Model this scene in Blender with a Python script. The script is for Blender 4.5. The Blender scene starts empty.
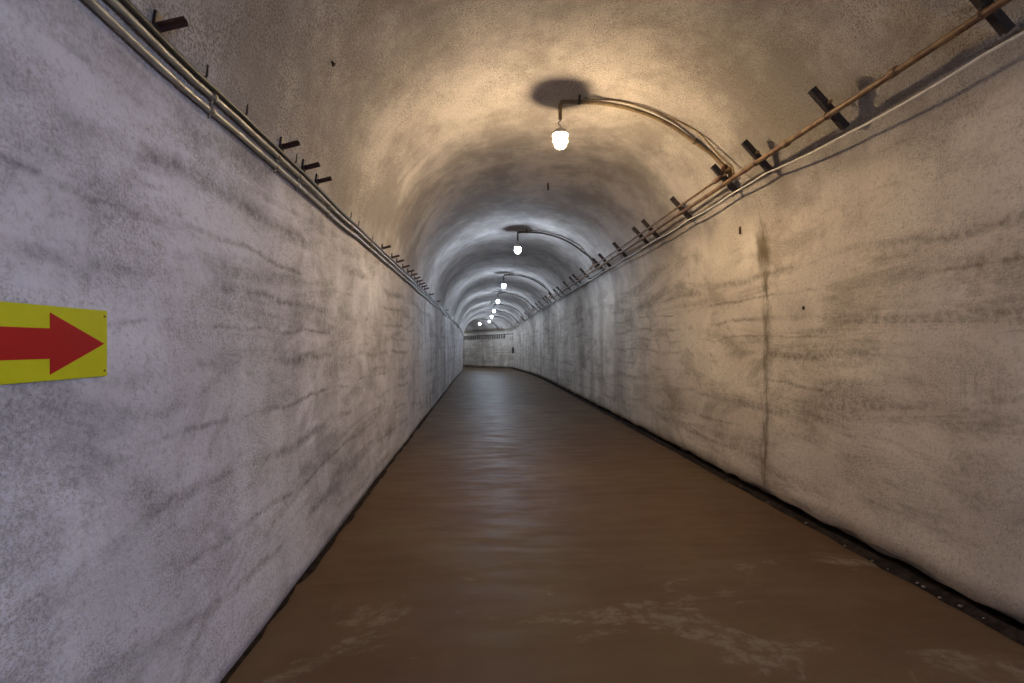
import bpy, bmesh, math, random
from mathutils import Vector, noise
random.seed(7)
C = bpy.context.scene.collection
PI = math.pi
CAM_H = 1.6          # eye height; section coordinates (X, Y) are measured from the eye line
F = 500.0            # focal length in pixels of a 1024 px wide frame
TAN_YAW = 0.062

# ------------------------------------------------------------------ tunnel line
CX, HW, SPRING, RISE, NEXP = 0.84, 2.06, 0.6, 2.07, 2.50
KINK, TURN = 41.0, math.radians(33)
S_BACK, S_END = -5.0, 54.0

def smooth(t):
    t = max(0.0, min(1.0, t)); return t*t*(3-2*t)
def dip(s): return -0.45*smooth((s-20)/28)
def drift(s):
    s = min(s, KINK)
    return -0.24*((s-20)/21)**2 if s > 20 else 0.0
TH = math.tan(TURN/2)
def W(s, X, Y):
    """section point (X right of the eye, Y above the eye) at distance s along the tunnel -> world"""
    r = X-CX; z = CAM_H+Y+dip(s)
    ky = KINK+r*TH
    if abs(s-KINK) < 1e-6:
        return Vector((X+drift(KINK), ky, z))
    if s < KINK:
        return Vector((X+drift(s), min(s, ky), z))
    d = max(s-KINK, -r*TH)
    ct, st = math.cos(TURN), math.sin(TURN)
    return Vector((CX+drift(KINK)+ct*r-st*d, KINK+st*r+ct*d, z))

def vault_Y(X):
    q = min(1.0, abs(X-CX)/HW)
    return SPRING+RISE*(1-q**NEXP)**(1/NEXP)
def wall_X(Y, side):
    q = max(0.0, (Y-SPRING)/RISE)
    x = (1-min(1.0, q)**NEXP)**(1/NEXP)*HW
    return CX+side*x
def lumps(p):
    a = noise.noise(Vector((p.x*0.45, p.y*0.45, p.z*0.6)))*0.034
    b = noise.noise(Vector((p.x*1.7+9, p.y*1.3, p.z*2.1)))*0.010
    c = noise.noise(Vector((p.x*6, p.y*5, p.z*6+4)))*0.003
    return a+b+c
def pix(u, v, X=None, Y=None):
    """distance along the straight tunnel at which image column u crosses lateral X"""
    x = (u-512)
    cy = 1/math.sqrt(1+TAN_YAW**2); sy = TAN_YAW*cy
    dx = x*cy+F*sy; dy = F*cy-x*sy; dz = 345-v
    if X is not None: t = X/dx
    else: t = Y/dz
    return dy*t, dx*t, dz*t

# ------------------------------------------------------------------ helpers
def link(name, bm, mat, parent=None, smooth_shade=True, loc=None):
    me = bpy.data.meshes.new(name)
    bmesh.ops.recalc_face_normals(bm, faces=bm.faces[:]) if not bm.get('keep') else None
    bm['bm'].to_mesh(me) if isinstance(bm, dict) else bm.to_mesh(me)
    return finish(name, me, mat, parent, smooth_shade, loc)
def finish(name, me, mat, parent, smooth_shade, loc):
    for m in (mat if isinstance(mat, (list, tuple)) else [mat]): me.materials.append(m)
    for p in me.polygons: p.use_smooth = smooth_shade
    o = bpy.data.objects.new(name, me); C.objects.link(o)
    if parent is not None: o.parent = parent
    if loc is not None: o.location = loc
    return o
def obj(name, bm, mat, parent=None, smooth_shade=True, loc=None, recalc=True):
    me = bpy.data.meshes.new(name)
    if recalc: bmesh.ops.recalc_face_normals(bm, faces=bm.faces[:])
    bm.to_mesh(me); bm.free()
    return finish(name, me, mat, parent, smooth_shade, loc)
def tag(o, label, cat, group=None):
    o['label'] = label; o['category'] = cat
    if group: o['group'] = group
    return o
def thing(name, label, cat, loc=(0, 0, 0), group=None):
    o = bpy.data.objects.new(name, None); C.objects.link(o)
    o.location = loc; o.empty_display_size = 0.1
    return tag(o, label, cat, group)
def struct(o):
    o['kind'] = 'structure'; return o
def dup(root, loc, label, group=None, rotz=None):
    r = root.copy(); C.objects.link(r); r.location = loc; r['label'] = label
    if rotz is not None: r.rotation_euler = (0, 0, rotz)
    if group: r['group'] = group
    for ch in list(root.children):
        c = ch.copy(); C.objects.link(c); c.parent = r
        for g in list(ch.children):
            d = g.copy(); C.objects.link(d); d.parent = c
    return r

def add_tube(bm, pts, r, n=10, caps=True):
    pts = [Vector(p) for p in pts]
    rings = []
    up = None
    for i, p in enumerate(pts):
        a = pts[max(0, i-1)]; b = pts[min(len(pts)-1, i+1)]
        t = (b-a).normalized()
        if up is None:
            up = Vector((0, 0, 1)) if abs(t.z) < 0.9 else Vector((1, 0, 0))
        side = t.cross(up).normalized(); up = side.cross(t).normalized()
        rr = r[i] if isinstance(r, (list, tuple)) else r
        rings.append([bm.verts.new(p+side*math.cos(2*PI*k/n)*rr+up*math.sin(2*PI*k/n)*rr) for k in range(n)])
    for A, B in zip(rings, rings[1:]):
        for k in range(n):
            bm.faces.new((A[k], A[(k+1) % n], B[(k+1) % n], B[k]))
    if caps:
        bm.faces.new(rings[0]); bm.faces.new(rings[-1])
def add_lathe(bm, prof, n=24, center=(0, 0, 0)):
    cx, cy, cz = center; rings = []
    for r, z in prof:
        if r < 1e-5: rings.append([bm.verts.new((cx, cy, cz+z))])
        else: rings.append([bm.verts.new((cx+r*math.cos(2*PI*k/n), cy+r*math.sin(2*PI*k/n), cz+z)) for k in range(n)])
    for A, B in zip(rings, rings[1:]):
        for k in range(n):
            a, a2 = A[k % len(A)], A[(k+1) % len(A)]
            b, b2 = B[k % len(B)], B[(k+1) % len(B)]
            vs = [a]
            for v in (a2, b2, b):
                if v not in vs: vs.append(v)
            if len(vs) > 2: bm.faces.new(vs)
def add_obox(bm, c, ax, ay, az, hx, hy, hz, bevel=0.0):
    """box with half sizes along three axes"""
    c = Vector(c); ax = Vector(ax).normalized(); ay = Vector(ay).normalized(); az = Vector(az).normalized()
    vs = []
    for sx in (-1, 1):
        for sy in (-1, 1):
            for sz in (-1, 1):
                vs.append(bm.verts.new(c+ax*hx*sx+ay*hy*sy+az*hz*sz))
    fs = [(0, 1, 3, 2), (4, 6, 7, 5), (0, 4, 5, 1), (2, 3, 7, 6), (0, 2, 6, 4), (1, 5, 7, 3)]
    faces = [bm.faces.new([vs[i] for i in f]) for f in fs]
    if bevel:
        es = list({e for f in faces for e in f.edges})
        bmesh.ops.bevel(bm, geom=es, offset=bevel, segments=2, affect='EDGES')
def spline(pts, sub=6):
    pts = [Vector(p) for p in pts]; out = []
    for i in range(len(pts)-1):
        p0 = pts[max(0, i-1)]; p1 = pts[i]; p2 = pts[i+1]; p3 = pts[min(len(pts)-1, i+2)]
        for k in range(sub):
            t = k/sub
            out.append(0.5*((2*p1)+(p2-p0)*t+(2*p0-5*p1+4*p2-p3)*t*t+(3*p1-p0-3*p2+p3)*t**3))
    out.append(pts[-1]); return out

# ------------------------------------------------------------------ materials
def new_mat(name):
    m = bpy.data.materials.new(name); m.use_nodes = True
    nt = m.node_tree; nt.nodes.clear()
    out = nt.nodes.new('ShaderNodeOutputMaterial')
    b = nt.nodes.new('ShaderNodeBsdfPrincipled')
    nt.links.new(b.outputs[0], out.inputs[0])
    return m, nt, b
class N:
    def __init__(s, nt): s.nt = nt; s.tc = nt.nodes.new('ShaderNodeTexCoord').outputs['Object']
    def L(s, a, b): s.nt.links.new(a, b)
    def setin(s, sock, v):
        if hasattr(v, 'is_output'): s.L(v, sock)
        else: sock.default_value = v
    def mapping(s, scale=(1, 1, 1), loc=(0, 0, 0), src=None):
        n = s.nt.nodes.new('ShaderNodeMapping'); s.L(src or s.tc, n.inputs[0])
        n.inputs['Scale'].default_value = scale; n.inputs['Location'].default_value = loc
        return n.outputs[0]
    def noise(s, scale, detail=4, rough=0.55, vec=None, dist=0.0):
        n = s.nt.nodes.new('ShaderNodeTexNoise'); s.L(vec or s.tc, n.inputs['Vector'])
        n.inputs['Scale'].default_value = scale; n.inputs['Detail'].default_value = detail
        n.inputs['Roughness'].default_value = rough; n.inputs['Distortion'].default_value = dist
        return n.outputs['Fac']
    def voronoi(s, scale, vec=None):
        n = s.nt.nodes.new('ShaderNodeTexVoronoi'); s.L(vec or s.tc, n.inputs['Vector'])
        n.inputs['Scale'].default_value = scale
        return n.outputs['Distance']
    def ramp(s, fac, a, b):
        n = s.nt.nodes.new('ShaderNodeMapRange'); n.interpolation_type = 'SMOOTHSTEP'
        s.L(fac, n.inputs[0]); n.inputs[1].default_value = a; n.inputs[2].default_value = b
        return n.outputs[0]
    def math(s, op, a, b=0.0, c=0.0):
        n = s.nt.nodes.new('ShaderNodeMath'); n.operation = op
        s.setin(n.inputs[0], a); s.setin(n.inputs[1], b)
        if op in ('MULTIPLY_ADD',): s.setin(n.inputs[2], c)
        return n.outputs[0]
    def mul(s, a, b): return s.math('MULTIPLY', a, b)
    def add(s, a, b): return s.math('ADD', a, b)
    def mix(s, fac, a, b):
        n = s.nt.nodes.new('ShaderNodeMix'); n.data_type = 'RGBA'
        s.setin(n.inputs['Factor'], fac)
        A = [i for i in n.inputs if i.name == 'A' and i.type == 'RGBA'][0]
        B = [i for i in n.inputs if i.name == 'B' and i.type == 'RGBA'][0]
        s.setin(A, a if hasattr(a, 'is_output') else (*a, 1)); s.setin(B, b if hasattr(b, 'is_output') else (*b, 1))
        return [o for o in n.outputs if o.type == 'RGBA'][0]
    def sep(s):
        n = s.nt.nodes.new('ShaderNodeSeparateXYZ'); s.L(s.tc, n.inputs[0]); return n.outputs
    def band(s, val, c, w):
        """soft bump of height 1 around val == c, half width w"""
        d = s.math('ABSOLUTE', s.math('SUBTRACT', val, c))
        return s.math('SUBTRACT', 1.0, s.ramp(d, 0.0, w))
    def bump(s, h, strength, dist, normal=None):
        n = s.nt.nodes.new('ShaderNodeBump'); s.L(h, n.inputs['Height'])
        n.inputs['Strength'].default_value = strength; n.inputs['Distance'].default_value = dist
        if normal: s.L(normal, n.inputs['Normal'])
        return n.outputs[0]

def tunnel_mat(name):
    """one limewashed concrete for walls and vault: greyer on the left, tanner on the right, pitted spray above"""
    m, nt, b = new_mat(name); q = N(nt); X, Y, Z = q.sep()
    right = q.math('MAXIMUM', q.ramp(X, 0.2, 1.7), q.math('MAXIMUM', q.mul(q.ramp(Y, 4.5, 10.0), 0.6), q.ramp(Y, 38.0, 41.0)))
    inv = lambda a: q.math('SUBTRACT', 1.0, a)
    # sprayed upper zone, its ragged lower edge higher on the right
    edge = q.math('MULTIPLY_ADD', right, 0.30, 2.62)
    up = q.ramp(q.math('SUBTRACT', q.math('MULTIPLY_ADD', q.noise(1.6, 4), 0.7, Z), q.math('ADD', edge, 0.35)), -0.22, 0.30)
    low = inv(up)
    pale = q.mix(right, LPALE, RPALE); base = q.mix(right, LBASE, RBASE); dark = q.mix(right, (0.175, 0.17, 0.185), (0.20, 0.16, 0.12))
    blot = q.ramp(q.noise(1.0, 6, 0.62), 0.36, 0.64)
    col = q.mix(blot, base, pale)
    vb = q.ramp(q.noise(0.9, 7, 0.70, q.mapping((1, 0.8, 1), (11, 3, 5))), 0.38, 0.62)
    vcol = q.mix(vb, VDARK, VPALE)
    col = q.mix(q.mul(up, 0.85), col, vcol)
    grain = q.ramp(q.noise(20, 6, 0.80), 0.40, 0.62)
    fine = q.ramp(q.noise(75, 4, 0.7), 0.42, 0.62)
    # smears drawn out along the wall
    s1 = q.noise(1.0, 6, 0.68, q.mapping((0.6, 0.38, 2.4), (3, 1, 0)), 1.0)
    smear = q.mul(q.ramp(s1, 0.47, 0.68), q.math('MULTIPLY_ADD', grain, 0.65, 0.35))
    col = q.mix(q.mul(q.mul(smear, low), 0.78), col, dark)
    s2 = q.noise(1.0, 7, 0.72, q.mapping((1.3, 1.1, 2.2), (1, 8, 4)), 0.5)
    mott = q.mul(q.ramp(s2, 0.48, 0.66), q.math('MULTIPLY_ADD', fine, 0.5, 0.5))
    col = q.mix(q.mul(q.mul(mott, low), 0.66), col, dark)
    sp1 = q.mul(q.ramp(q.noise(34, 5, 0.75), 0.50, 0.66), low)
    col = q.mix(q.mul(sp1, 0.34), col, dark)
    # formwork board lines
    zz = q.math('MULTIPLY_ADD', q.noise(0.8, 4), 0.24, Z)
    brk = q.ramp(q.noise(1.0, 5, 0.65, q.mapping((0.5, 0.9, 0.8), (7, 2, 3))), 0.44, 0.60)
    lines = None
    for zc, w in ((0.42, .05), (0.70, .03), (0.98, .05), (1.24, .025), (1.50, .045), (1.68, .02), (1.86, .04), (2.08, .025), (2.30, .07)):
        l = q.band(zz, zc+0.12, w)
        lines = l if lines is None else q.math('MAXIMUM', lines, l)
    lines = q.mul(q.mul(lines, low), q.mul(brk, q.math('MULTIPLY_ADD', grain, 0.7, 0.3)))
    col = q.mix(q.mul(lines, 0.78), col, dark)
    # pits and scuffs, dense on the sprayed vault nearest the entrance
    n1 = q.noise(85, 3, 0.6)
    rough_zone = inv(q.ramp(q.math('MULTIPLY_ADD', q.noise(0.9, 3), 2.0, Y), 6.2, 7.4))
    pz = q.math('MULTIPLY_ADD', q.mul(up, rough_zone), 0.85, q.mul(q.ramp(q.noise(2.6, 4, 0.65), 0.42, 0.62), 0.55))
    pit = q.mul(inv(q.ramp(n1, 0.38, 0.55)), pz)
    col = q.mix(q.mul(pit, 0.60), col, (0.20, 0.165, 0.135))
    # darker rings across the vault further in
    rg = q.noise(1.0, 6, 0.66, q.mapping((0.4, 2.4, 0.4), (0, 4, 0)), 0.7)
    col = q.mix(q.mul(q.mul(q.ramp(rg, 0.52, 0.68), up), 0.42), col, (0.24, 0.205, 0.18))
    # soft upright bands deeper in, lamp light and dark put into the colour
    us = q.noise(1.0, 5, 0.6, q.mapping((1.3, 1.3, 0.20), (3, 3, 3)))
    col = q.mix(q.mul(q.mul(q.ramp(us, 0.42, 0.70), low), q.mul(q.ramp(Y, 6, 11), 0.5)), col, dark)
    # damp upright seam with run marks on the right wall
    yy = q.math('MULTIPLY_ADD', q.noise(4.0, 5, 0.7), 0.12, Y)
    ragged = q.ramp(q.noise(4.5, 6, 0.75, q.mapping((1, 2.0, 0.9))), 0.40, 0.60)
    seam = q.mul(q.mul(q.band(yy, 5.00, 0.13), ragged), q.mul(right, inv(q.ramp(Z, 2.80, 2.92))))
    col = q.mix(q.mul(seam, 0.80), col, (0.15, 0.12, 0.075))
    hair = q.mul(q.band(Y, 4.93, 0.018), q.mul(right, q.mul(low, q.ramp(q.noise(2.2, 4), 0.38, 0.6))))
    col = q.mix(q.mul(hair, 0.7), col, (0.13, 0.105, 0.07))
    sp = q.mul(q.math('MINIMUM', 1.0, q.mul(q.band(yy, 5.03, 0.17), 1.6)), q.band(Z, 2.56, 0.34))
    run_ = q.ramp(q.noise(8, 5, 0.7, q.mapping((1, 1.4, 0.22))), 0.32, 0.52)
    col = q.mix(q.mul(q.mul(q.mul(sp, run_), right), 0.9), col, (0.15, 0.115, 0.065))
    yr = q.mul(q.band(Y, 2.76, 0.26), q.band(Z, 1.28, 0.26))
    run2 = q.ramp(q.noise(17, 2, 0.6, q.mapping((1, 1.0, 0.06))), 0.5, 0.64)
    col = q.mix(q.mul(q.mul(q.mul(yr, run2), right), 0.5), col, dark)
    q.L(col, b.inputs['Base Color']); b.inputs['Roughness'].default_value = 0.9
    b.inputs['Specular IOR Level'].default_value = 0.2
    h = q.add(q.mul(q.noise(60, 4, 0.7), q.math('MULTIPLY_ADD', q.mul(up, rough_zone), 0.5, 0.45)), q.mul(q.noise(8, 5, 0.65), 0.9))
    h = q.math('SUBTRACT', h, q.mul(lines, 0.3))
    h = q.math('SUBTRACT', h, q.mul(pit, 0.35))
    q.L(q.bump(h, 0.7, 0.02), b.inputs['Normal'])
    return m

def floor_mat():
    m, nt, b = new_mat('worn_brown_floor'); q = N(nt); X, Y, Z = q.sep()
    blot = q.ramp(q.noise(0.9, 5, 0.6), 0.35, 0.68)
    col = q.mix(blot, (0.102, 0.061, 0.036), (0.128, 0.084, 0.050))
    olive = q.ramp(q.noise(0.6, 4, 0.6, q.mapping((1, 0.7, 1), (5, 5, 0))), 0.5, 0.7)
    col = q.mix(q.mul(olive, 0.55), col, (0.115, 0.083, 0.036))
    wear = q.noise(1.0, 8, 0.70, q.mapping((0.9, 1.5, 1), (2.4, 0.3, 0)), 0.8)
    near = q.math('SUBTRACT', 1.0, q.ramp(Y, 2.0, 5.0))
    thr = q.math('MULTIPLY_ADD', near, 0.10, wear)
    patch = q.mul(q.ramp(thr, 0.62, 0.68), q.ramp(q.noise(11, 5, 0.7), 0.36, 0.60))
    col = q.mix(q.mul(patch, 0.75), col, (0.20, 0.165, 0.118))
    q.L(col, b.inputs['Base Color'])
    scr = q.noise(3.0, 6, 0.65, q.mapping((0.5, 2.0, 1)))
    rg = q.math('MULTIPLY_ADD', q.ramp(scr, 0.35, 0.7), 0.20, 0.46)
    q.L(q.add(rg, q.mul(patch, 0.25)), b.inputs['Roughness'])
    b.inputs['Specular IOR Level'].default_value = 0.075
    h = q.add(q.mul(q.noise(2.2, 5, 0.55, q.mapping((0.6, 1.6, 1))), 1.0), q.mul(patch, -0.08))
    q.L(q.bump(h, 0.22, 0.02), b.inputs['Normal'])
    return m

def simple(name, c, c2=None, rough=0.6, metal=0.0, scale=20, bump=0.2, lo=0.4, hi=0.62, spec=0.5):
    m, nt, b = new_mat(name); q = N(nt)
    f = q.ramp(q.noise(scale, 5, 0.65), lo, hi)
    q.L(q.mix(f, c, c2 or tuple(x*0.8 for x in c)), b.inputs['Base Color'])
    b.inputs['Roughness'].default_value = rough; b.inputs['Metallic'].default_value = metal; b.inputs['Specular IOR Level'].default_value = spec
    if bump: q.L(q.bump(q.noise(scale*2, 3), bump, 0.004), b.inputs['Normal'])
    return m
def glow(name, color, strength):
    m, nt, b = new_mat(name)
    b.inputs['Base Color'].default_value = (0.9, 0.9, 0.88, 1); b.inputs['Roughness'].default_value = 0.4
    b.inputs['Emission Color'].default_value = (*color, 1); b.inputs['Emission Strength'].default_value = strength
    return m

WARM, COOL, BACK = 1120.0, 700.0, 1160.0
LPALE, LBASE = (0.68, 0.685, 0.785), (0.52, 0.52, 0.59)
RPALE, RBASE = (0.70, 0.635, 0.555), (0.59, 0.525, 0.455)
VPALE, VDARK = (0.52, 0.48, 0.45), (0.25, 0.222, 0.20)
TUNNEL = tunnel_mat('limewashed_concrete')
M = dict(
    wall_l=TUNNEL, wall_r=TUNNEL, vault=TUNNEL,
    floor=floor_mat(),
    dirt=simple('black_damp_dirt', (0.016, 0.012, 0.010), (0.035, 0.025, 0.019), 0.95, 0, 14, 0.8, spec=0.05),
    rust=simple('rusty_pipe', (0.20, 0.125, 0.06), (0.12, 0.058, 0.032), 0.6, 0.25, 9, 0.3),
    ochre=simple('ochre_conduit', (0.20, 0.14, 0.07), (0.13, 0.085, 0.045), 0.6, 0.2, 12, 0.3),
    iron=simple('black_iron', (0.022, 0.018, 0.018), (0.045, 0.028, 0.022), 0.55, 0.3, 25, 0.3),
    rustiron=simple('dark_rust_iron', (0.035, 0.020, 0.018), (0.07, 0.03, 0.022), 0.65, 0.2, 25, 0.3),
    cable=simple('pale_grey_cable', (0.66, 0.63, 0.58), (0.56, 0.53, 0.48), 0.45, 0, 15, 0.0),
    conduit=simple('grey_painted_pipe', (0.36, 0.34, 0.29), (0.27, 0.25, 0.21), 0.38, 0.15, 10, 0.1),
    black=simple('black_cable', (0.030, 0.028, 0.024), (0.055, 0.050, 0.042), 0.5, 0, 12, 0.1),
    wire=simple('dull_steel_wire', (0.33, 0.30, 0.25), (0.22, 0.18, 0.13), 0.45, 0.6, 30, 0.0),
    cap=simple('grey_enamel_cap', (0.42, 0.40, 0.36), (0.34, 0.32, 0.28), 0.45, 0.1, 25, 0.0),
    yellow=simple('yellow_sign_paint', (0.52, 0.53, 0.008), (0.49, 0.50, 0.007), 0.5, 0, 6, 0.0, spec=0.2),
    red=simple('red_sign_paint', (0.37, 0.011, 0.012), (0.35, 0.010, 0.011), 0.5, 0, 6, 0.0, spec=0.15),
    chip=simple('grey_rubble', (0.22, 0.19, 0.15), (0.10, 0.08, 0.06), 0.9, 0, 30, 0.5),
    hole=simple('shaded_void', (0.012, 0.010, 0.010), (0.016, 0.013, 0.012), 0.9, 0, 20, 0.0),
    warm=glow('warm_lamp_glass', (1.0, 0.74, 0.44), WARM),
    cool=glow('cool_lamp_glass', (0.68, 0.81, 1.0), COOL),
    back=glow('fill_lamp_glass', (0.66, 0.74, 1.0), BACK),
)

# ------------------------------------------------------------------ setting
SS = []
s = S_BACK
while s < KINK-0.9:
    SS.append(s); s += 0.12 if s < 9 else (0.2 if s < 20 else 0.35)
SS += [KINK-0.75, KINK, KINK+0.75]
s = KINK+1.1
while s < S_END: SS.append(s); s += 0.4
SS.append(S_END)

SPLIT_L, SPLIT_R = 1.12, 1.50        # eye-relative heights where wall plaster meets sprayed vault
def prof_wall(side, split, n):
    out = []
    for i in range(n):
        Y = -1.6+0.02+(split+1.6-0.02)*i/(n-1)
        out.append((wall_X(Y, side), Y, -side))
    return out
def sweep(name, prof, mat, flip=False, thick=0.3):
    bm = bmesh.new(); rows = []
    for s in SS:
        row = []
        for (X, Y, *_r) in prof:
            amp = _r[1] if len(_r) > 1 else 1.0
            ox, oy = X-CX, max(0.0, Y-SPRING)
            l = math.hypot(ox, oy); nx, ny = -ox/l, -oy/l
            p = W(s, X, Y)
            k = lumps(p)*amp
            if len(_r) > 2: Y += 0.05*noise.noise(Vector((s*2.3, 0, 1)))+0.03*noise.noise(Vector((s*7, 0, 6)))
            row.append(bm.verts.new(W(s, X+nx*k, Y+ny*k)))
        rows.append(row)
    for A, B in zip(rows, rows[1:]):
        for i in range(len(prof)-1):
            f = (A[i], A[i+1], B[i+1], B[i])
            bm.faces.new(f if not flip else f[::-1])
    o = struct(obj(name, bm, mat, recalc=False))
    if thick:
        md = o.modifiers.new('thickness', 'SOLIDIFY'); md.thickness = thick; md.offset = -1; md.use_rim = False
    return o
# left wall: a shallow dark gap at the foot, then plaster up to the vault
pl = [(-1.25, -1.64, 1, 0), (-1.25, -1.585, 1, 0.3)]
pl += [(wall_X(Y, -1), Y, 1, 1) for Y in [-1.572+(SPLIT_L+1.572)*i/40 for i in range(41)]]
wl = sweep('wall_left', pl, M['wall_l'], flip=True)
# right wall: plaster stops a hand above the floor over an undercut
pr = [(3.03, -1.66, 1, 0), (3.03, -1.46, 1, 0.3)]
pr[1] = (3.03, -1.50, 1, 0.3, 1)
pr += [(2.935, -1.505, 1, 0.8, 1)]+[(wall_X(Y, 1), Y, 1, 1) for Y in [-1.36+(SPLIT_R+1.36)*i/44 for i in range(45)]]
pr.insert(3, (2.905, -1.485, 1, 1, 1))
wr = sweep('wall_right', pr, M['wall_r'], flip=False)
# vault
def vault_prof():
    aL = None; pts = []
    xl, xr = wall_X(SPLIT_L, -1), wall_X(SPLIT_R, 1)
    n = 900; raw = []
    for i in range(n+1):
        t = PI*i/n
        c, sn = math.cos(t), math.sin(t)
        raw.append((CX-HW*math.copysign(abs(c)**(2/NEXP), c), SPRING+RISE*sn**(2/NEXP)))
    raw = [p for p in raw if (p[0] < CX and p[1] > SPLIT_L) or (p[0] >= CX and p[1] > SPLIT_R)]
    raw = [(xl, SPLIT_L)]+raw+[(xr, SPLIT_R)]
    L = [0]
    for a, b in zip(raw, raw[1:]): L.append(L[-1]+math.hypot(b[0]-a[0], b[1]-a[1]))
    m = 54; out = []; j = 0
    for i in range(m+1):
        d = L[-1]*i/m
        while j < len(L)-2 and L[j+1] < d: j += 1
        u = (d-L[j])/max(1e-9, L[j+1]-L[j])
        out.append((raw[j][0]+(raw[j+1][0]-raw[j][0])*u, raw[j][1]+(raw[j+1][1]-raw[j][1])*u, 1, 1))
    return out
ce = sweep('ceiling', vault_prof(), M['vault'], flip=True)
# floor
bm = bmesh.new(); rows = []
for s in SS:
    row = []
    for i in range(23):
        X = -1.27+(3.05+1.27)*i/22
        p = W(s, X, -1.6)
        p.z += noise.noise(Vector((p.x*0.7, p.y*0.5, 2)))*0.008
        row.append(bm.verts.new(p))
    rows.append(row)
for A, B in zip(rows, rows[1:]):
    for i in range(22): bm.faces.new((A[i], A[i+1], B[i+1], B[i]))
fl = struct(obj('floor', bm, M['floor'], recalc=False))
md = fl.modifiers.new('thickness', 'SOLIDIFY'); md.thickness = 0.2; md.offset = -1; md.use_rim = False
# tunnel ends: one behind the viewer, one past the bend
def endwall(name, s, mat):
    bm = bmesh.new(); sec = [(-1.5, -1.9), (3.3, -1.9), (3.3, 3.1), (-1.5, 3.1)]
    a = [bm.verts.new(W(s, x, y)) for x, y in sec]
    d = 0.3 if s > 0 else -0.3
    b_ = [bm.verts.new(W(s+d, x, y)) for x, y in sec]
    bm.faces.new(a); bm.faces.new(b_)
    for i in range(4): bm.faces.new((a[i], a[(i+1) % 4], b_[(i+1) % 4], b_[i]))
    return struct(obj(name, bm, mat, smooth_shade=False))
endwall('wall_back', S_BACK+0.02, M['wall_l'])
endwall('wall_front', S_END-0.02, M['wall_l'])
# dark dirt lying along the two wall feet
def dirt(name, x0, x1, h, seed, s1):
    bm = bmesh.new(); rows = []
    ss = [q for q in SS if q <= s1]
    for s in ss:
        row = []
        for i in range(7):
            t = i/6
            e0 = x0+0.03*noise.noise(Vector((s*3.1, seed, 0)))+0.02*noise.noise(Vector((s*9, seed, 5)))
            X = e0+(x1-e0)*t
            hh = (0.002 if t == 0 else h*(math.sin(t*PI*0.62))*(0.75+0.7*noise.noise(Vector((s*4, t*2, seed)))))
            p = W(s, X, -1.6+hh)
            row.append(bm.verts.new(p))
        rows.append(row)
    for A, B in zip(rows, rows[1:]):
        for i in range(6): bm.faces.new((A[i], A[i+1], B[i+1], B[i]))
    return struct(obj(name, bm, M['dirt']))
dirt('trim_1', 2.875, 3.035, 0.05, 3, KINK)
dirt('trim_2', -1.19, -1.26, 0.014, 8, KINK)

# ------------------------------------------------------------------ right hand services
NR = Vector((0.725, 0, 0.69))         # direction from bracket bar to the vault
DB = Vector((0.69, 0, -0.725))        # along the bar, downwards to the wall
BAR0 = Vector((2.430, 0, 1.884)); BARLEN = 0.385
def bar_pt(t): return BAR0+DB*(BARLEN*t)
def offs(t, r): 
    p = bar_pt(t)-NR*(0.020+r); return p.x, p.z
R_MAIN, R_THIN = 0.022, 0.014
xm, ym = offs(0.585, R_MAIN); xt, yt = offs(0.38, R_THIN); x3, y3 = offs(0.80, 0.010)

def run(x, y, s0, s1, r, wob=0.0, seed=0, step=0.35):
    pts = []; s = s0
    while s < s1:
        k = wob*noise.noise(Vector((s*0.55, seed, 0))); j = wob*noise.noise(Vector((s*0.7, seed, 9)))
        pts.append(W(s, x+j*0.5, y+k)); s += step
    pts.append(W(s1, x, y)); return pts

LAMPS = [5.27, 11.43, 18.45, 24.6, 30.2, 34.4, 39.0, KINK+1.3]

# bracket distances along the pipe, read where each bar crosses the main pipe
bu = [990, 833, 761, 728, 684, 653, 643, 622, 606.5, 600, 586.5, 578.5, 575, 568.5, 561.5, 558, 553, 549, 546.5, 542, 539, 536, 532, 528, 524, 520]
bs = [pix(u, 0, X=2.60)[0] for u in bu]

t = thing('pipe', 'thick rusty ochre pipe running full length along the right side of the vault', 'pipe', W(0, xm, ym))
def child(name, bm, mat, par, **k):
    bmesh.ops.translate(bm, verts=bm.verts[:], vec=-Vector(par.location))
    return obj(name, bm, mat, par, **k)
bm = bmesh.new(); add_tube(bm, run(xm, ym, S_BACK+0.4, S_END-0.5, R_MAIN, 0.012, 1), R_MAIN, 12); child('tube', bm, M['rust'], t)
for sc in (2.95, 4.05, 9.6, 15.2):
    bm = bmesh.new(); add_tube(bm, [W(sc-0.035, xm, ym), W(sc-0.03, xm, ym), W(sc+0.03, xm, ym), W(sc+0.035, xm, ym)], [R_MAIN+.002, R_MAIN+.007, R_MAIN+.007, R_MAIN+.002], 12)
    child('coupling', bm, M['rust'], t)
sth = LAMPS[0]-0.16
tag(obj('pipe', (lambda b: (add_tube(b, run(xt, yt, sth, S_END-0.5, R_THIN, 0.008, 4), R_THIN, 10), b)[1])(bmesh.new()), M['rust']),
    'thinner rusty pipe above the thick one, beginning at the nearest lamp junction', 'pipe')
s3 = pix(606, 0, X=x3)[0]
tag(obj('pipe', (lambda b: (add_tube(b, run(x3, y3, s3, S_END-0.5, 0.011, 0.01, 6), 0.011, 8), b)[1])(bmesh.new()), M['conduit']),
    'slim grey pipe beneath the rusty pair, only from the second lamp onwards', 'pipe')
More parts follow.
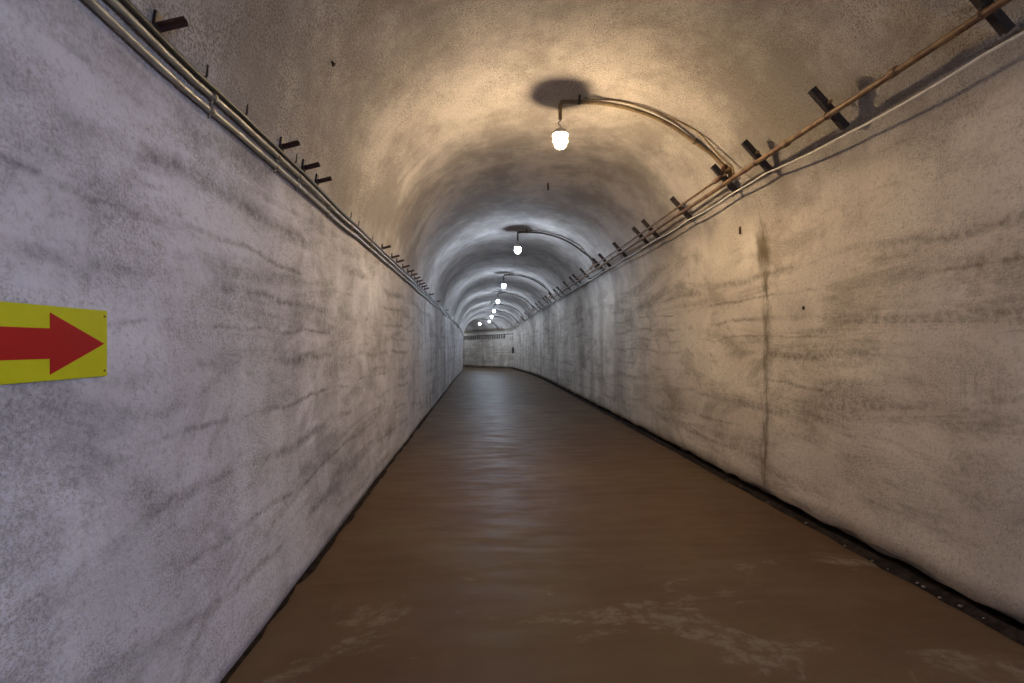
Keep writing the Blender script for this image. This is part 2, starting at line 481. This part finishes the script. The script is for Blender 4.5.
# pale cable: slung from the bar ends
cab = [W(-4.5, 2.67, 1.54)]
prev = None
cs = [-3.2, -1.2, 0.8]+bs[:18]
for i, sb in enumerate(cs):
    P = (2.668, 1.542) if i < 5 else (2.648, 1.598)
    if prev is not None:
        gap = sb-prev[0]; sag = min(0.05, 0.012*gap*gap)
        for q in (0.3, 0.5, 0.7):
            cab.append(W(prev[0]+gap*q, prev[2]*(1-q)+P[0]*q, (prev[1]*(1-q)+P[1]*q)-sag*4*q*(1-q)))
    cab.append(W(sb, *P)); prev = (sb, P[1], P[0])
s = bs[17]+0.8
while s < S_END-0.6:
    cab.append(W(s, 2.65, 1.59-0.025*abs(math.sin(s*0.9)))); s += 0.6
bm = bmesh.new(); add_tube(bm, spline(cab, 4), 0.0085, 8)
tag(obj('cable', bm, M['cable']), 'pale grey cable slung under the bracket ends along the right wall', 'cable')

def make_bracket(loc, label):
    """channel bar held off the vault on two legs; origin where the bar crosses the main pipe"""
    o = thing('pipe_bracket', label, 'bracket', loc, 'pipe brackets along the right vault')
    base = Vector((xm, 0, ym))
    along = Vector((0, 1, 0))
    bm = bmesh.new()
    c = bar_pt(0.5)-base
    add_obox(bm, c-NR*0.016, DB, along, NR, BARLEN/2, 0.020, 0.004, 0.001)
    for sg in (-1, 1):
        add_obox(bm, c+along*0.017*sg+NR*0.006, DB, along, NR, BARLEN/2, 0.0035, 0.026, 0.001)
    obj('channel_bar', bm, M['iron'], o, smooth_shade=False)
    bm = bmesh.new(); p = bar_pt(0.66)-base
    add_tube(bm, [p, p+(NR+Vector((0, -0.35, 0)))*0.27], 0.010, 8)
    obj('anchor_leg', bm, M['rustiron'], o)
    # saddle over the pipe
    bm = bmesh.new(); pts = []
    for k in range(9):
        a = PI*k/8
        pts.append(DB*(math.cos(a)*(R_MAIN+.003))-NR*(math.sin(a)*(R_MAIN+.003)))
    pts = [pts[0]+NR*0.02]+pts+[pts[-1]+NR*0.02]
    add_tube(bm, pts, 0.004, 6); obj('saddle_clip', bm, M['rust'], o)
    # a stray bolt with a round head
    bm = bmesh.new(); p = bar_pt(0.40)-base-along*0.03
    add_tube(bm, [p+along*0.01, p-along*0.022, p-along*0.024, p-along*0.036], [0.006, 0.006, 0.014, 0.013], 8)
    obj('bolt', bm, M['rust'], o)
    # wire hook that carries the cable
    bm = bmesh.new(); e = bar_pt(0.98)-base; h = Vector((2.655, 0, 1.580))-base
    add_tube(bm, spline([e+NR*0.0, e+DB*0.015, h+Vector((0.016, 0, 0.012)), h+Vector((0.012, 0, -0.012)), h+Vector((-0.004, 0, -0.016)), h+Vector((-0.015, 0, -0.002))], 4), 0.0035, 6)
    obj('cable_hook', bm, M['wire'], o)
    return o
ORD = ['nearest', 'second', 'third', 'fourth', 'fifth', 'sixth', 'seventh', 'eighth', 'ninth', 'tenth', 'eleventh', 'twelfth', 'thirteenth',
       'fourteenth', 'fifteenth', 'sixteenth', 'seventeenth', 'eighteenth', 'nineteenth', 'twentieth', 'twenty-first', 'twenty-second',
       'twenty-third', 'twenty-fourth', 'twenty-fifth', 'twenty-sixth']
def where(s):
    n = sum(1 for q in LAMPS if q < s)
    if n == 0: return 'before the nearest lamp'
    return 'between the %s and %s lamps' % (['nearest', 'second', 'third', 'fourth', 'fifth', 'sixth', 'seventh', 'eighth'][n-1],
                                            ['second', 'third', 'fourth', 'fifth', 'sixth', 'seventh', 'eighth', 'last'][n-1])
proto = None
for i, sb in enumerate(bs):
    lab = '%s pipe bracket from the camera, %s' % (ORD[i], where(sb))
    if i == 0: lab = 'black iron pipe bracket nearest the camera, cut by the top right picture edge'
    if i == 3: lab = 'black iron pipe bracket beside the rusty junction of the nearest lamp'
    if proto is None: proto = make_bracket(W(sb, xm, ym), lab); 
    else: dup(proto, W(sb, xm, ym), lab)

for k in range(20):  # extra brackets added densely past the bend to build up its dark band
    dup(proto, W(KINK+0.5+0.36*k, xm, ym), 'tiny dark pipe bracket added for the dark band high on the far wall past the bend', 'brackets added past the bend', rotz=TURN)
# ------------------------------------------------------------------ lamps with their feed conduits
LX = CX
def make_conduit(s, label):
    o = thing('lamp_conduit', label, 'conduit', W(s, LX, 2.58), 'lamp conduits across the vault')
    O = Vector((LX, 0, 2.58))
    pts = [(LX, 2.395), (LX, 2.53), (LX+0.012, 2.567), (LX+0.045, 2.585), (LX+0.25, 2.588)]
    for X in (1.35, 1.6, 1.85, 2.05, 2.2):
        pts.append((X-0.015*(X-CX)/HW, vault_Y(X)-0.068))
    pts += [(2.36, 2.135), (2.475, 2.035), (2.56, 1.925), (2.572, 1.885)]
    m_ = len(pts)
    v = spline([Vector((x, -0.03*max(0, 4-(m_-1-i)), y)) for i, (x, y) in enumerate(pts)], 5)
    bm = bmesh.new(); add_tube(bm, [p-O for p in v], 0.021, 10); obj('bent_tube', bm, M['ochre'], o)
    # junction fittings where the conduit meets the run
    bm = bmesh.new(); j = Vector((2.572, -0.12, 1.845))-O; k_ = Vector((xt, -0.12, yt))-O
    add_tube(bm, [j+Vector((0, 0, 0.062)), j+Vector((0, 0, 0.058)), j+Vector((0, 0, 0.018)), j+Vector((0, 0, 0.014))], [.026, .034, .034, .027], 8)
    add_tube(bm, [j+Vector((0, 0, 0.03)), j+Vector((-0.004, 0, -0.03)), k_+Vector((0.012, 0, 0.02))], [0.026, 0.027, 0.022], 10)
    add_tube(bm, [j+Vector((0.0, -0.01, -0.015)), j+Vector((0.03, -0.03, -0.012)), j+Vector((0.05, -0.04, -0.008))], [0.024, 0.027, 0.027], 10)
    add_tube(bm, [j+Vector((0.045, -0.04, 0.03)), j+Vector((0.045, -0.04, 0.026)), j+Vector((0.05, -0.04, -0.02)), j+Vector((0.05, -0.04, -0.026)), j+Vector((0.045, -0.03, -0.10))], [0.020, 0.029, 0.029, 0.021, 0.020], 10)
    add_tube(bm, [k_+Vector((0, 0.12, 0)), k_+Vector((0, 0.08, 0)), k_+Vector((0, 0.075, 0)), k_+Vector((0, -0.05, 0.0)), k_+Vector((0, -0.055, 0))], [0.018, 0.02, 0.026, 0.026, 0.018], 10)
    obj('junction_fitting', bm, M['rust'], o)
    for tt in (0.30, 0.74):
        p = v[int(len(v)*tt)]-O; d = (v[int(len(v)*tt)+1]-v[int(len(v)*tt)-1]).normalized()
        bm = bmesh.new(); add_tube(bm, [p-d*0.018, p-d*0.016, p+d*0.016, p+d*0.018], [.022, .027, .027, .022], 10)
        nrm = Vector((p.x+O.x-CX, 0, p.z+O.z-SPRING+0.3)).normalized()
        add_tube(bm, [p, p+nrm*0.10], 0.012, 8)
        obj('clamp', bm, M['iron'] if tt < .5 else M['ochre'], o)
    return o
def make_feed(s, label):
    O = Vector((LX, 0, 2.58))
    pts = [(LX+0.26, 0, 2.632), (LX+0.42, 0.0, 2.622), (1.42, -0.02, vault_Y(1.42)-0.028), (1.8, -0.05, vault_Y(1.8)-0.03), (2.15, -0.09, vault_Y(2.15)-0.03),
           (2.30, -0.14, vault_Y(2.30)-0.04), (2.46, -0.22, 1.98), (2.56, -0.30, 1.83), (xm-0.005, -0.36, ym+0.030)]
    bm = bmesh.new(); add_tube(bm, [p-O for p in spline([Vector(p) for p in pts], 6)], 0.0095, 8)
    return tag(obj('feed_wire', bm, M['ochre'], loc=W(s, LX, 2.58)), label, 'wire', 'feed wires of the lamps')
LAMP_DROP = 2.31
def make_lamp(s, label, glass):
    o = thing('pendant_lamp', label, 'lamp', W(s, LX, LAMP_DROP), 'pendant lamps along the tunnel crown')
    bm = bmesh.new()
    add_lathe(bm, [(0, 0.0), (0.012, 0.0), (0.014, -0.012), (0.045, -0.022), (0.075, -0.042), (0.088, -0.066), (0.092, -0.079), (0.086, -0.080), (0.05, -0.078), (0.0, -0.078)], 28)
    obj('cap', bm, M['cap'], o)
    bm = bmesh.new()
    prof = [(0.0, -0.080), (0.062, -0.080), (0.064, -0.095), (0.060, -0.145)]
    for k in range(1, 9):
        a = PI/2*k/8
        prof.append((0.060*math.cos(a) if k < 8 else 0.0, -0.145-0.068*math.sin(a)))
    add_lathe(bm, prof, 24); obj('globe', bm, glass, o)
    bm = bmesh.new()
    for k in range(6):
        a = 2*PI*k/6+0.3; pts = [(0.082, -0.08), (0.082, -0.12), (0.079, -0.150), (0.066, -0.194), (0.036, -0.222), (0.012, -0.229)]
        add_tube(bm, [Vector((r*math.cos(a), r*math.sin(a), z)) for r, z in pts], 0.0022, 5)
    for r, z in ((0.081, -0.145), (0.014, -0.229), (0.083, -0.083)):
        ring = [Vector((r*math.cos(2*PI*k/20), r*math.sin(2*PI*k/20), z)) for k in range(21)]
        add_tube(bm, ring, 0.0025, 5, caps=False)
    obj('wire_cage', bm, M['wire'], o)
    bm = bmesh.new()
    hk = [(0.0, 0.0), (0.002, 0.014), (-0.014, 0.030), (-0.022, 0.047), (-0.010, 0.062), (0.003, 0.070), (0.004, 0.09), (0.002, 0.105)]
    add_tube(bm, spline([Vector((x, 0, z)) for x, z in hk], 4), 0.0055, 7); obj('hook', bm, M['wire'], o)
    return o
LAB = ['warm white caged lamp hanging nearest the camera, casting the tan glow',
       'second caged lamp from the camera, first of the cold white ones',
       'third caged lamp from the camera, cold white',
       'fourth caged lamp from the camera, small and cold white',
       'fifth caged lamp from the camera, tiny and cold white',
       'sixth caged lamp from the camera, tiny and cold white, right of the far two',
       'seventh caged lamp from the camera, last but one before the bend',
       'farthest caged lamp, just past the bend and left of the others']
CL = [l.split(',')[0].replace('caged lamp', 'lamp').replace('warm white lamp hanging nearest the camera', 'nearest lamp') for l in LAB]
lamp_w = make_lamp(LAMPS[0], LAB[0], M['warm'])
lamp_c = make_lamp(LAMPS[1], LAB[1], M['cool'])
con = make_conduit(LAMPS[0], 'curved ochre conduit carrying the nearest lamp across the vault')
feed = make_feed(LAMPS[0], 'thin wire running above the curved conduit of the nearest lamp')
for i, s in enumerate(LAMPS[1:], 1):
    rz = TURN if s > KINK else 0.0
    if i > 1: dup(lamp_c, W(s, LX, LAMP_DROP), LAB[i], rotz=rz)
    nm = CL[i].split(' from')[0].replace('farthest lamp', 'farthest lamp')
    cc = dup(con, W(s, LX, 2.58), 'thin curved conduit, coloured dark as if backlit, that carries the %s' % nm, rotz=rz)
    for ch in cc.children:  # far conduits turn black: their backlit darkness is put into the colour
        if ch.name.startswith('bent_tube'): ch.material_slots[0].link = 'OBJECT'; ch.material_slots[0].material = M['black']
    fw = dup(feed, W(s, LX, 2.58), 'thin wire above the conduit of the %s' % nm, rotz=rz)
    fw.material_slots[0].link = 'OBJECT'; fw.material_slots[0].material = M['black']  # feed wires get the same backlit dark colour
# unseen lamps added for their light: past the bend, then behind the viewer
dup(lamp_c, W(KINK+7.5, LX, LAMP_DROP), 'caged lamp round the bend, hidden from the camera', rotz=TURN)
dup(con, W(KINK+7.5, LX, 2.58), 'conduit of the hidden lamp round the bend', rotz=TURN)
bl = make_lamp(-0.9, 'unseen caged fill lamp added on a long cord behind the camera', M['back'])
bl.location = W(-0.9, 1.95, 0.95)  # set low on the right to fill the left wall with bluish light
bm = bmesh.new(); add_tube(bm, [Vector((0.002, 0, 0.10)), Vector((0.002, 0, 0.7)), Vector((0.002, 0, vault_Y(1.95)-0.95+0.03))], 0.005, 6)
obj('cord', bm, M['black'], bl)

# ------------------------------------------------------------------ left hand services
def left_x(s, Y, off):
    x = wall_X(Y, -1); return x+lumps(W(s, x, Y))+off
def left_pipe(label, x, y, r, mat, seed, wob, name='pipe', clips=()):
    o = thing(name, label, name, W(0, left_x(0, y, x), y))
    pts = []; s = S_BACK+0.3
    while s < S_END-0.5:
        a = wob*(1.0 if s > 4.6 else 0.35)
        pts.append(W(s, left_x(s, y, x)+0.006*noise.noise(Vector((s*1.1, seed, 4))), y+0.045*smooth((2.2-s)/1.0)+a*noise.noise(Vector((s*1.0, seed*0.3, 0)))))
        s += 0.18 if s < 14 else 0.4
    bm = bmesh.new(); add_tube(bm, pts, r, 10); child('tube' if name == 'pipe' else 'sheath', bm, mat, o)
    for sc in clips:
        bm = bmesh.new(); yc_ = y; y = yc_+wob*(1.0 if sc > 4.6 else 0.35)*noise.noise(Vector((sc*1.0, seed*0.3, 0))); xo = x; x = left_x(sc, y, xo)
        add_tube(bm, [W(sc-.014, x, y), W(sc-.012, x, y), W(sc+.012, x, y), W(sc+.014, x, y)], [r+.0005, r+.0045, r+.0045, r+.0005], 10)
        add_tube(bm, [W(sc, x, y-r), W(sc, x-0.012, y-r-0.022)], 0.004, 6)
        add_tube(bm, [W(sc, x, y), W(sc, x-0.06, y)], 0.006, 6)
        child('clip', bm, M['wire'], o); x = xo; y = yc_
    return o
cl = [0.1]+[pix(u, 0, X=-1.165)[0] for u in (215, 278, 299, 330, 352, 372, 390, 405)]
left_pipe('lower of two pale grey pipes running along the left wall top', 0.022, 1.026, 0.0135, M['conduit'], 2, 0.028, clips=cl)
left_pipe('upper of two pale grey pipes on the left wall, under the black cable', 0.024, 1.086, 0.0135, M['conduit'], 2.2, 0.028, clips=cl)
left_pipe('black cable running just above the pale pipes on the left wall', 0.022, 1.123, 0.013, M['black'], 2.4, 0.024, name='cable')

def make_left_bracket(s, label):
    o = thing('angle_bracket', label, 'bracket', lb_loc(s), 'empty brackets above the left pipes')
    bm = bmesh.new()
    add_obox(bm, (0.004, 0, 0.0), (1, 0, -0.12), (0, 1, 0), (0.12, 0, 1), 0.006, 0.021, 0.046, 0.002)
    add_tube(bm, [Vector((0.0, 0, 0.012)), Vector((-0.06, 0, 0.02))], 0.011, 8)
    add_tube(bm, [Vector((0.008, 0, -0.03)), Vector((0.016, 0, -0.03)), Vector((0.017, 0, -0.03))], [0.009, 0.009, 0.005], 6)
    obj('wall_plate', bm, M['iron'], o, smooth_shade=False)
    bm = bmesh.new()
    add_obox(bm, (0.055, 0.0, 0.014), (1, 0, 0.28), (0, 1, 0), (-0.28, 0, 1), 0.052, 0.013, 0.0035, 0.001)
    add_obox(bm, (0.056, 0.011, 0.006), (1, 0, 0.28), (0, 1, 0), (-0.28, 0, 1), 0.052, 0.003, 0.012, 0.001)
    obj('arm', bm, M['rustiron'], o, smooth_shade=False)
    return o
def lb_loc(s): return W(s, left_x(s, 1.172, 0.004), 1.172)
lu = [158, 279.5, 301, 315, 382.7, 392, 396.6, 402, 406.6, 410, 413.5, 416.5, 419.3, 421.8, 424.2, 430, 437, 446]
ls = [pix(u, 0, X=-1.182)[0] for u in lu]
lp = None
LN = ['nearest', 'second', 'third', 'fourth', 'fifth', 'sixth', 'seventh', 'eighth', 'ninth', 'tenth', 'eleventh', 'twelfth', 'thirteenth', 'fourteenth', 'fifteenth', 'sixteenth', 'seventeenth', 'eighteenth']
for i, s in enumerate(ls):
    lab = 'rusty black angle bracket %s from the camera above the left wall pipes' % LN[i]
    if i == 0: lab = 'large rusty black angle bracket at top left, nearest the camera'
    if lp is None: lp = make_left_bracket(s, lab)
    else: dup(lp, lb_loc(s), lab)
# short pins left in the wall above the left pipes
def make_pin(loc, label, cat='pin', g='pins above the left pipes'):
    bm = bmesh.new()
    add_tube(bm, [Vector((-0.06, 0, -0.045)), Vector((-0.012, 0, 0.0)), Vector((-0.004, 0, 0.012)), Vector((0.0, 0, 0.055)), Vector((0.0, 0, 0.058))], [0.005, 0.005, 0.005, 0.0035, 0.001], 7)
    return tag(obj('wall_pin', bm, M['iron'], loc=loc), label, cat, g)
pn = None
for u, lab in ((211, 'thin upright iron pin above the left pipes, nearest the camera'), (249, 'second thin iron pin above the left pipes'),
               (297, 'third thin iron pin, standing by the second angle bracket pair'), (353, 'fourth thin iron pin above the left pipes, past the close trio of brackets'),
               (361, 'fifth thin iron pin, close behind the fourth'), (375, 'sixth thin iron pin, just before the far row of brackets')):
    sp = pix(u, 0, X=-1.15)[0]
    if pn is None: pn = make_pin(W(sp, left_x(sp, 1.145, 0.03), 1.138), lab)
    else:
        d = pn.copy(); C.objects.link(d); d.location = W(sp, left_x(sp, 1.145, 0.03), 1.138); d['label'] = lab

# ------------------------------------------------------------------ arrow sign on the left wall
XW = max(left_x(1.0+0.1*k, 0.1*j, 0) for k in range(9) for j in (-1, 0, 1))+0.004
def sy(u): return pix(u, 0, X=XW)[0]
y1 = sy(107); yh = sy(49.5); ytip = sy(104)
y0 = y1-0.62; zc = CAM_H+0.005
sg = thing('arrow_sign', 'yellow sign plate with a red arrow pointing right, on the left wall', 'sign', (XW, (y0+y1)/2, zc-0.105))
O = Vector(sg.location)
bm = bmesh.new(); add_obox(bm, (-0.0015, 0, 0.105), (0, 1, 0), (1, 0, 0), (0, 0, 1), (y1-y0)/2, 0.002, 0.1055, 0.0008)
obj('plate', bm, M['yellow'], sg, smooth_shade=False)
bm = bmesh.new()
arrow = [(y0+0.03, -0.043), (yh, -0.043), (yh, -0.088), (ytip, 0.0), (yh, 0.088), (yh, 0.043), (y0+0.03, 0.043)]
fr = [bm.verts.new((0.0014, y-O.y, 0.105+z-0.001)) for y, z in arrow]
bk = [bm.verts.new((0.0002, y-O.y, 0.105+z-0.001)) for y, z in arrow]
bm.faces.new(fr)
for i in range(7): bm.faces.new((fr[i], fr[(i+1) % 7], bk[(i+1) % 7], bk[i]))
obj('arrow', bm, M['red'], sg, smooth_shade=False)
for z in (0.018, 0.192):
    for yy in (y1-0.012, y0+0.012):
        bm = bmesh.new(); p = Vector((0.0, yy-O.y, z))
        add_tube(bm, [p-Vector((0.045, 0, 0)), p+Vector((0.001, 0, 0)), p+Vector((0.0022, 0, 0)), p+Vector((0.003, 0, 0))], [0.0022, 0.0035, 0.0032, 0.0012], 10)
        obj('screw', bm, M['rust'], sg)

# ------------------------------------------------------------------ odd fittings
# hook in the crown between first and second lamp
sc, xc, yc = pix(548, 186, Y=2.62)
bm = bmesh.new()
add_tube(bm, [Vector((0, 0, 0.14)), Vector((0, 0, 0.0)), Vector((0.004, 0, -0.045)), Vector((0.005, 0, -0.05))], [0.014, 0.014, 0.016, 0.010], 8)
add_tube(bm, [Vector((0.0, 0, -0.012)), Vector((0.024, 0, -0.008))], 0.008, 6)
tag(obj('ceiling_hook', bm, M['rustiron'], loc=W(sc, xc, 2.60)), 'small rusty hook in the ceiling between the nearest and second lamps', 'hook')
sc, xc, yc = pix(331, 60, X=-0.86)
bm = bmesh.new(); add_tube(bm, [Vector((-0.05, 0, 0.08)), Vector((0.006, 0, -0.008)), Vector((0.01, 0, -0.014)), Vector((0.012, 0, -0.016))], [0.008, 0.008, 0.016, 0.012], 8)
s_n, x_n, y_n = None, None, None
for k in range(400):                       # follow the sight line until it meets the vault
    tt = 0.8+k*0.01
    cy = 1/math.sqrt(1+TAN_YAW**2); syw = TAN_YAW*cy
    dx = (331-512)*cy+F*syw; dy = F*cy-(331-512)*syw; dz = 345-60
    x_, y_, s_ = dx*tt/F*2, dz*tt/F*2, dy*tt/F*2
    if y_ > vault_Y(x_)-0.03 or x_ < CX-HW+0.02:
        k_ = lumps(W(s_, x_, y_)); s_n, x_n, y_n = s_, x_+max(0, k_)*0.5, y_-max(0, k_); break
tag(obj('ceiling_nail', bm, M['iron'], loc=W(s_n, x_n, y_n)), 'tiny dark nail stub in the rough vault above the left pipes', 'nail')
# iron peg and cut off pipe stub in the right wall
def right_hit(u, v):
    for k in range(2000):
        tt = 0.5+k*0.004
        cy = 1/math.sqrt(1+TAN_YAW**2); syw = TAN_YAW*cy
        x_ = ((u-512)*cy+F*syw)*tt/F*2; s_ = (F*cy-(u-512)*syw)*tt/F*2; y_ = (345-v)*tt/F*2
        if x_ > wall_X(y_, 1)-lumps(W(s_, wall_X(y_, 1), y_)): return s_, x_, y_
a = right_hit(741, 229)
bm = bmesh.new(); add_tube(bm, [Vector((0.06, 0, 0.045)), Vector((0.0, 0, 0.035)), Vector((-0.014, 0, 0.01)), Vector((-0.012, 0, -0.055)), Vector((-0.01, 0, -0.06))], [0.012, 0.012, 0.013, 0.011, 0.004], 8)
tag(obj('iron_peg', bm, M['rust'], loc=W(*a)), 'short rusty bent peg in the right wall above the damp seam stain', 'peg')
a = right_hit(804, 308)
st = thing('pipe_stub', 'small dark open pipe stub in the right wall beside the damp seam', 'pipe', W(*a))
bm = bmesh.new()
prof = [(0.0175, 0.05), (0.0175, -0.006), (0.0165, -0.008), (0.0145, -0.008), (0.0132, -0.006), (0.0132, 0.03)]
n = 14; rings = [[bm.verts.new((zz, r*math.cos(2*PI*k/n), r*math.sin(2*PI*k/n))) for k in range(n)] for r, zz in prof]
for A, B in zip(rings, rings[1:]):
    for k in range(n): bm.faces.new((A[k], A[(k+1) % n], B[(k+1) % n], B[k]))
obj('collar', bm, M['rustiron'], st)
bm = bmesh.new(); vs = [bm.verts.new((-0.005, 0.0132*math.cos(2*PI*k/n), 0.0132*math.sin(2*PI*k/n))) for k in range(n)]
v2 = [bm.verts.new((0.02, 0.0132*math.cos(2*PI*k/n), 0.0132*math.sin(2*PI*k/n))) for k in range(n)]
bm.faces.new(vs); bm.faces.new(v2)
for k in range(n): bm.faces.new((vs[k], vs[(k+1) % n], v2[(k+1) % n], v2[k]))
obj('bore_shade', bm, M['hole'], st)  # black disc stands in for the shade inside the bore
# switch box on the far right wall just before the bend
sbx = KINK-0.2
bx = thing('switch_box', 'small black box on the right wall at the bend', 'box', W(sbx, 2.88, -0.55-dip(sbx)*1.0-0.15))
bx.location = W(sbx, 2.84, -0.52+0.0)
bx.location.z = 1.6+(345-353.5)*0.0824+0.0
bm = bmesh.new(); add_obox(bm, (0, 0, 0.26), (1, 0, 0), (0, 1, 0), (0, 0, 1), 0.07, 0.15, 0.24, 0.012); obj('housing', bm, M['iron'], bx, smooth_shade=False)
bm = bmesh.new(); add_obox(bm, (-0.076, 0, 0.26), (1, 0, 0), (0, 1, 0), (0, 0, 1), 0.006, 0.13, 0.21, 0.004); obj('cover', bm, M['black'], bx, smooth_shade=False)
bm = bmesh.new(); add_tube(bm, [Vector((-0.07, 0, 0.30)), Vector((-0.11, 0, 0.30)), Vector((-0.12, 0, 0.36))], 0.012, 8); obj('switch_lever', bm, M['wire'], bx)
bm = bmesh.new(); add_tube(bm, [Vector((0.03, 0.0, 0.49)), Vector((0.03, 0.0, 0.62))], 0.012, 8); obj('cable_gland', bm, M['iron'], bx)

# rack of short hangers on the wall past the bend, on one rail
YR = 1.30
bm = bmesh.new(); add_tube(bm, [W(KINK+q, 2.82, YR) for q in (-0.5, 0.0, 0.4, 2, 4, 6, 8, 10)], 0.028, 8)
tag(obj('hanger_rail', bm, M['iron']), 'dark rail along the far wall past the bend carrying hangers', 'rail')
hg = None
for k in range(22):
    d = 0.55+0.345*k
    loc = W(KINK+d, 2.82, YR-0.02)
    if hg is None:
        bm = bmesh.new()
        add_obox(bm, (0, 0, -0.16), (1, 0, 0), (0, 1, 0), (0, 0, 1), 0.022, 0.045, 0.16, 0.006)
        add_obox(bm, (-0.05, 0, -0.29), (1, 0, 0), (0, 1, 0), (0, 0, 1), 0.05, 0.045, 0.012, 0.004)
        hg = tag(obj('cable_hanger', bm, M['iron'], loc=loc), 'short dark hanger on the rail along the far wall past the bend', 'hanger', 'hangers on the far rail')
        hg.rotation_euler = (0, 0, TURN)
    else:
        q = hg.copy(); C.objects.link(q); q.location = loc

# rubble chips in the gap under the right wall
chips = [(768, 507), (917, 589), (924, 593), (727, 482), (845, 548), (700, 466), (806, 529), (872, 566), (960, 612), (655, 440), (984, 622), (741, 493), (888, 578), (620, 420), (940, 603)]
for i, (u, v) in enumerate(chips):
    Xc = 2.86+0.05*random.random(); s = pix(u, 0, X=Xc)[0]
    bm = bmesh.new(); r = random.uniform(0.006, 0.012)*(1.3 if i < 3 else 1)
    bmesh.ops.create_icosphere(bm, subdivisions=2, radius=r)
    for vv in bm.verts:
        k = 1+0.45*noise.noise(vv.co*60+Vector((i*3, 0, 0))); vv.co = Vector((vv.co.x*k*1.2, vv.co.y*k, vv.co.z*k*0.7))
    zmin = min(vv.co.z for vv in bm.verts)
    p = W(s, Xc, -1.6)
    tag(obj('rubble_chip', bm, M['chip'], loc=p+Vector((0, 0, -zmin+0.012)), smooth_shade=False),
        'pale chip of fallen plaster in the dark gap under the right wall', 'rubble', 'plaster chips along the right wall')

# ------------------------------------------------------------------ world, camera, view
w = bpy.data.worlds.new('World'); bpy.context.scene.world = w; w.use_nodes = True
w.node_tree.nodes['Background'].inputs[0].default_value = (0, 0, 0, 1)
w.node_tree.nodes['Background'].inputs[1].default_value = 0.0
cam = bpy.data.cameras.new('Camera'); co = bpy.data.objects.new('Camera', cam); C.objects.link(co)
co.location = (0, 0, CAM_H); co.rotation_euler = (PI/2, 0, -math.atan(TAN_YAW))
cam.sensor_width = 36; cam.sensor_fit = 'HORIZONTAL'; cam.lens = 36*F/1024
cam.shift_y = 3.5/1024; cam.clip_start = 0.05; cam.clip_end = 200
sc_ = bpy.context.scene; sc_.camera = co
vs_ = sc_.view_settings
vs_.view_transform = 'Standard'; vs_.look = 'None'; vs_.gamma = 1.0; vs_.use_curve_mapping = False
vs_.exposure = 0.0
sc_.cycles.max_bounces = 16; sc_.cycles.diffuse_bounces = 10
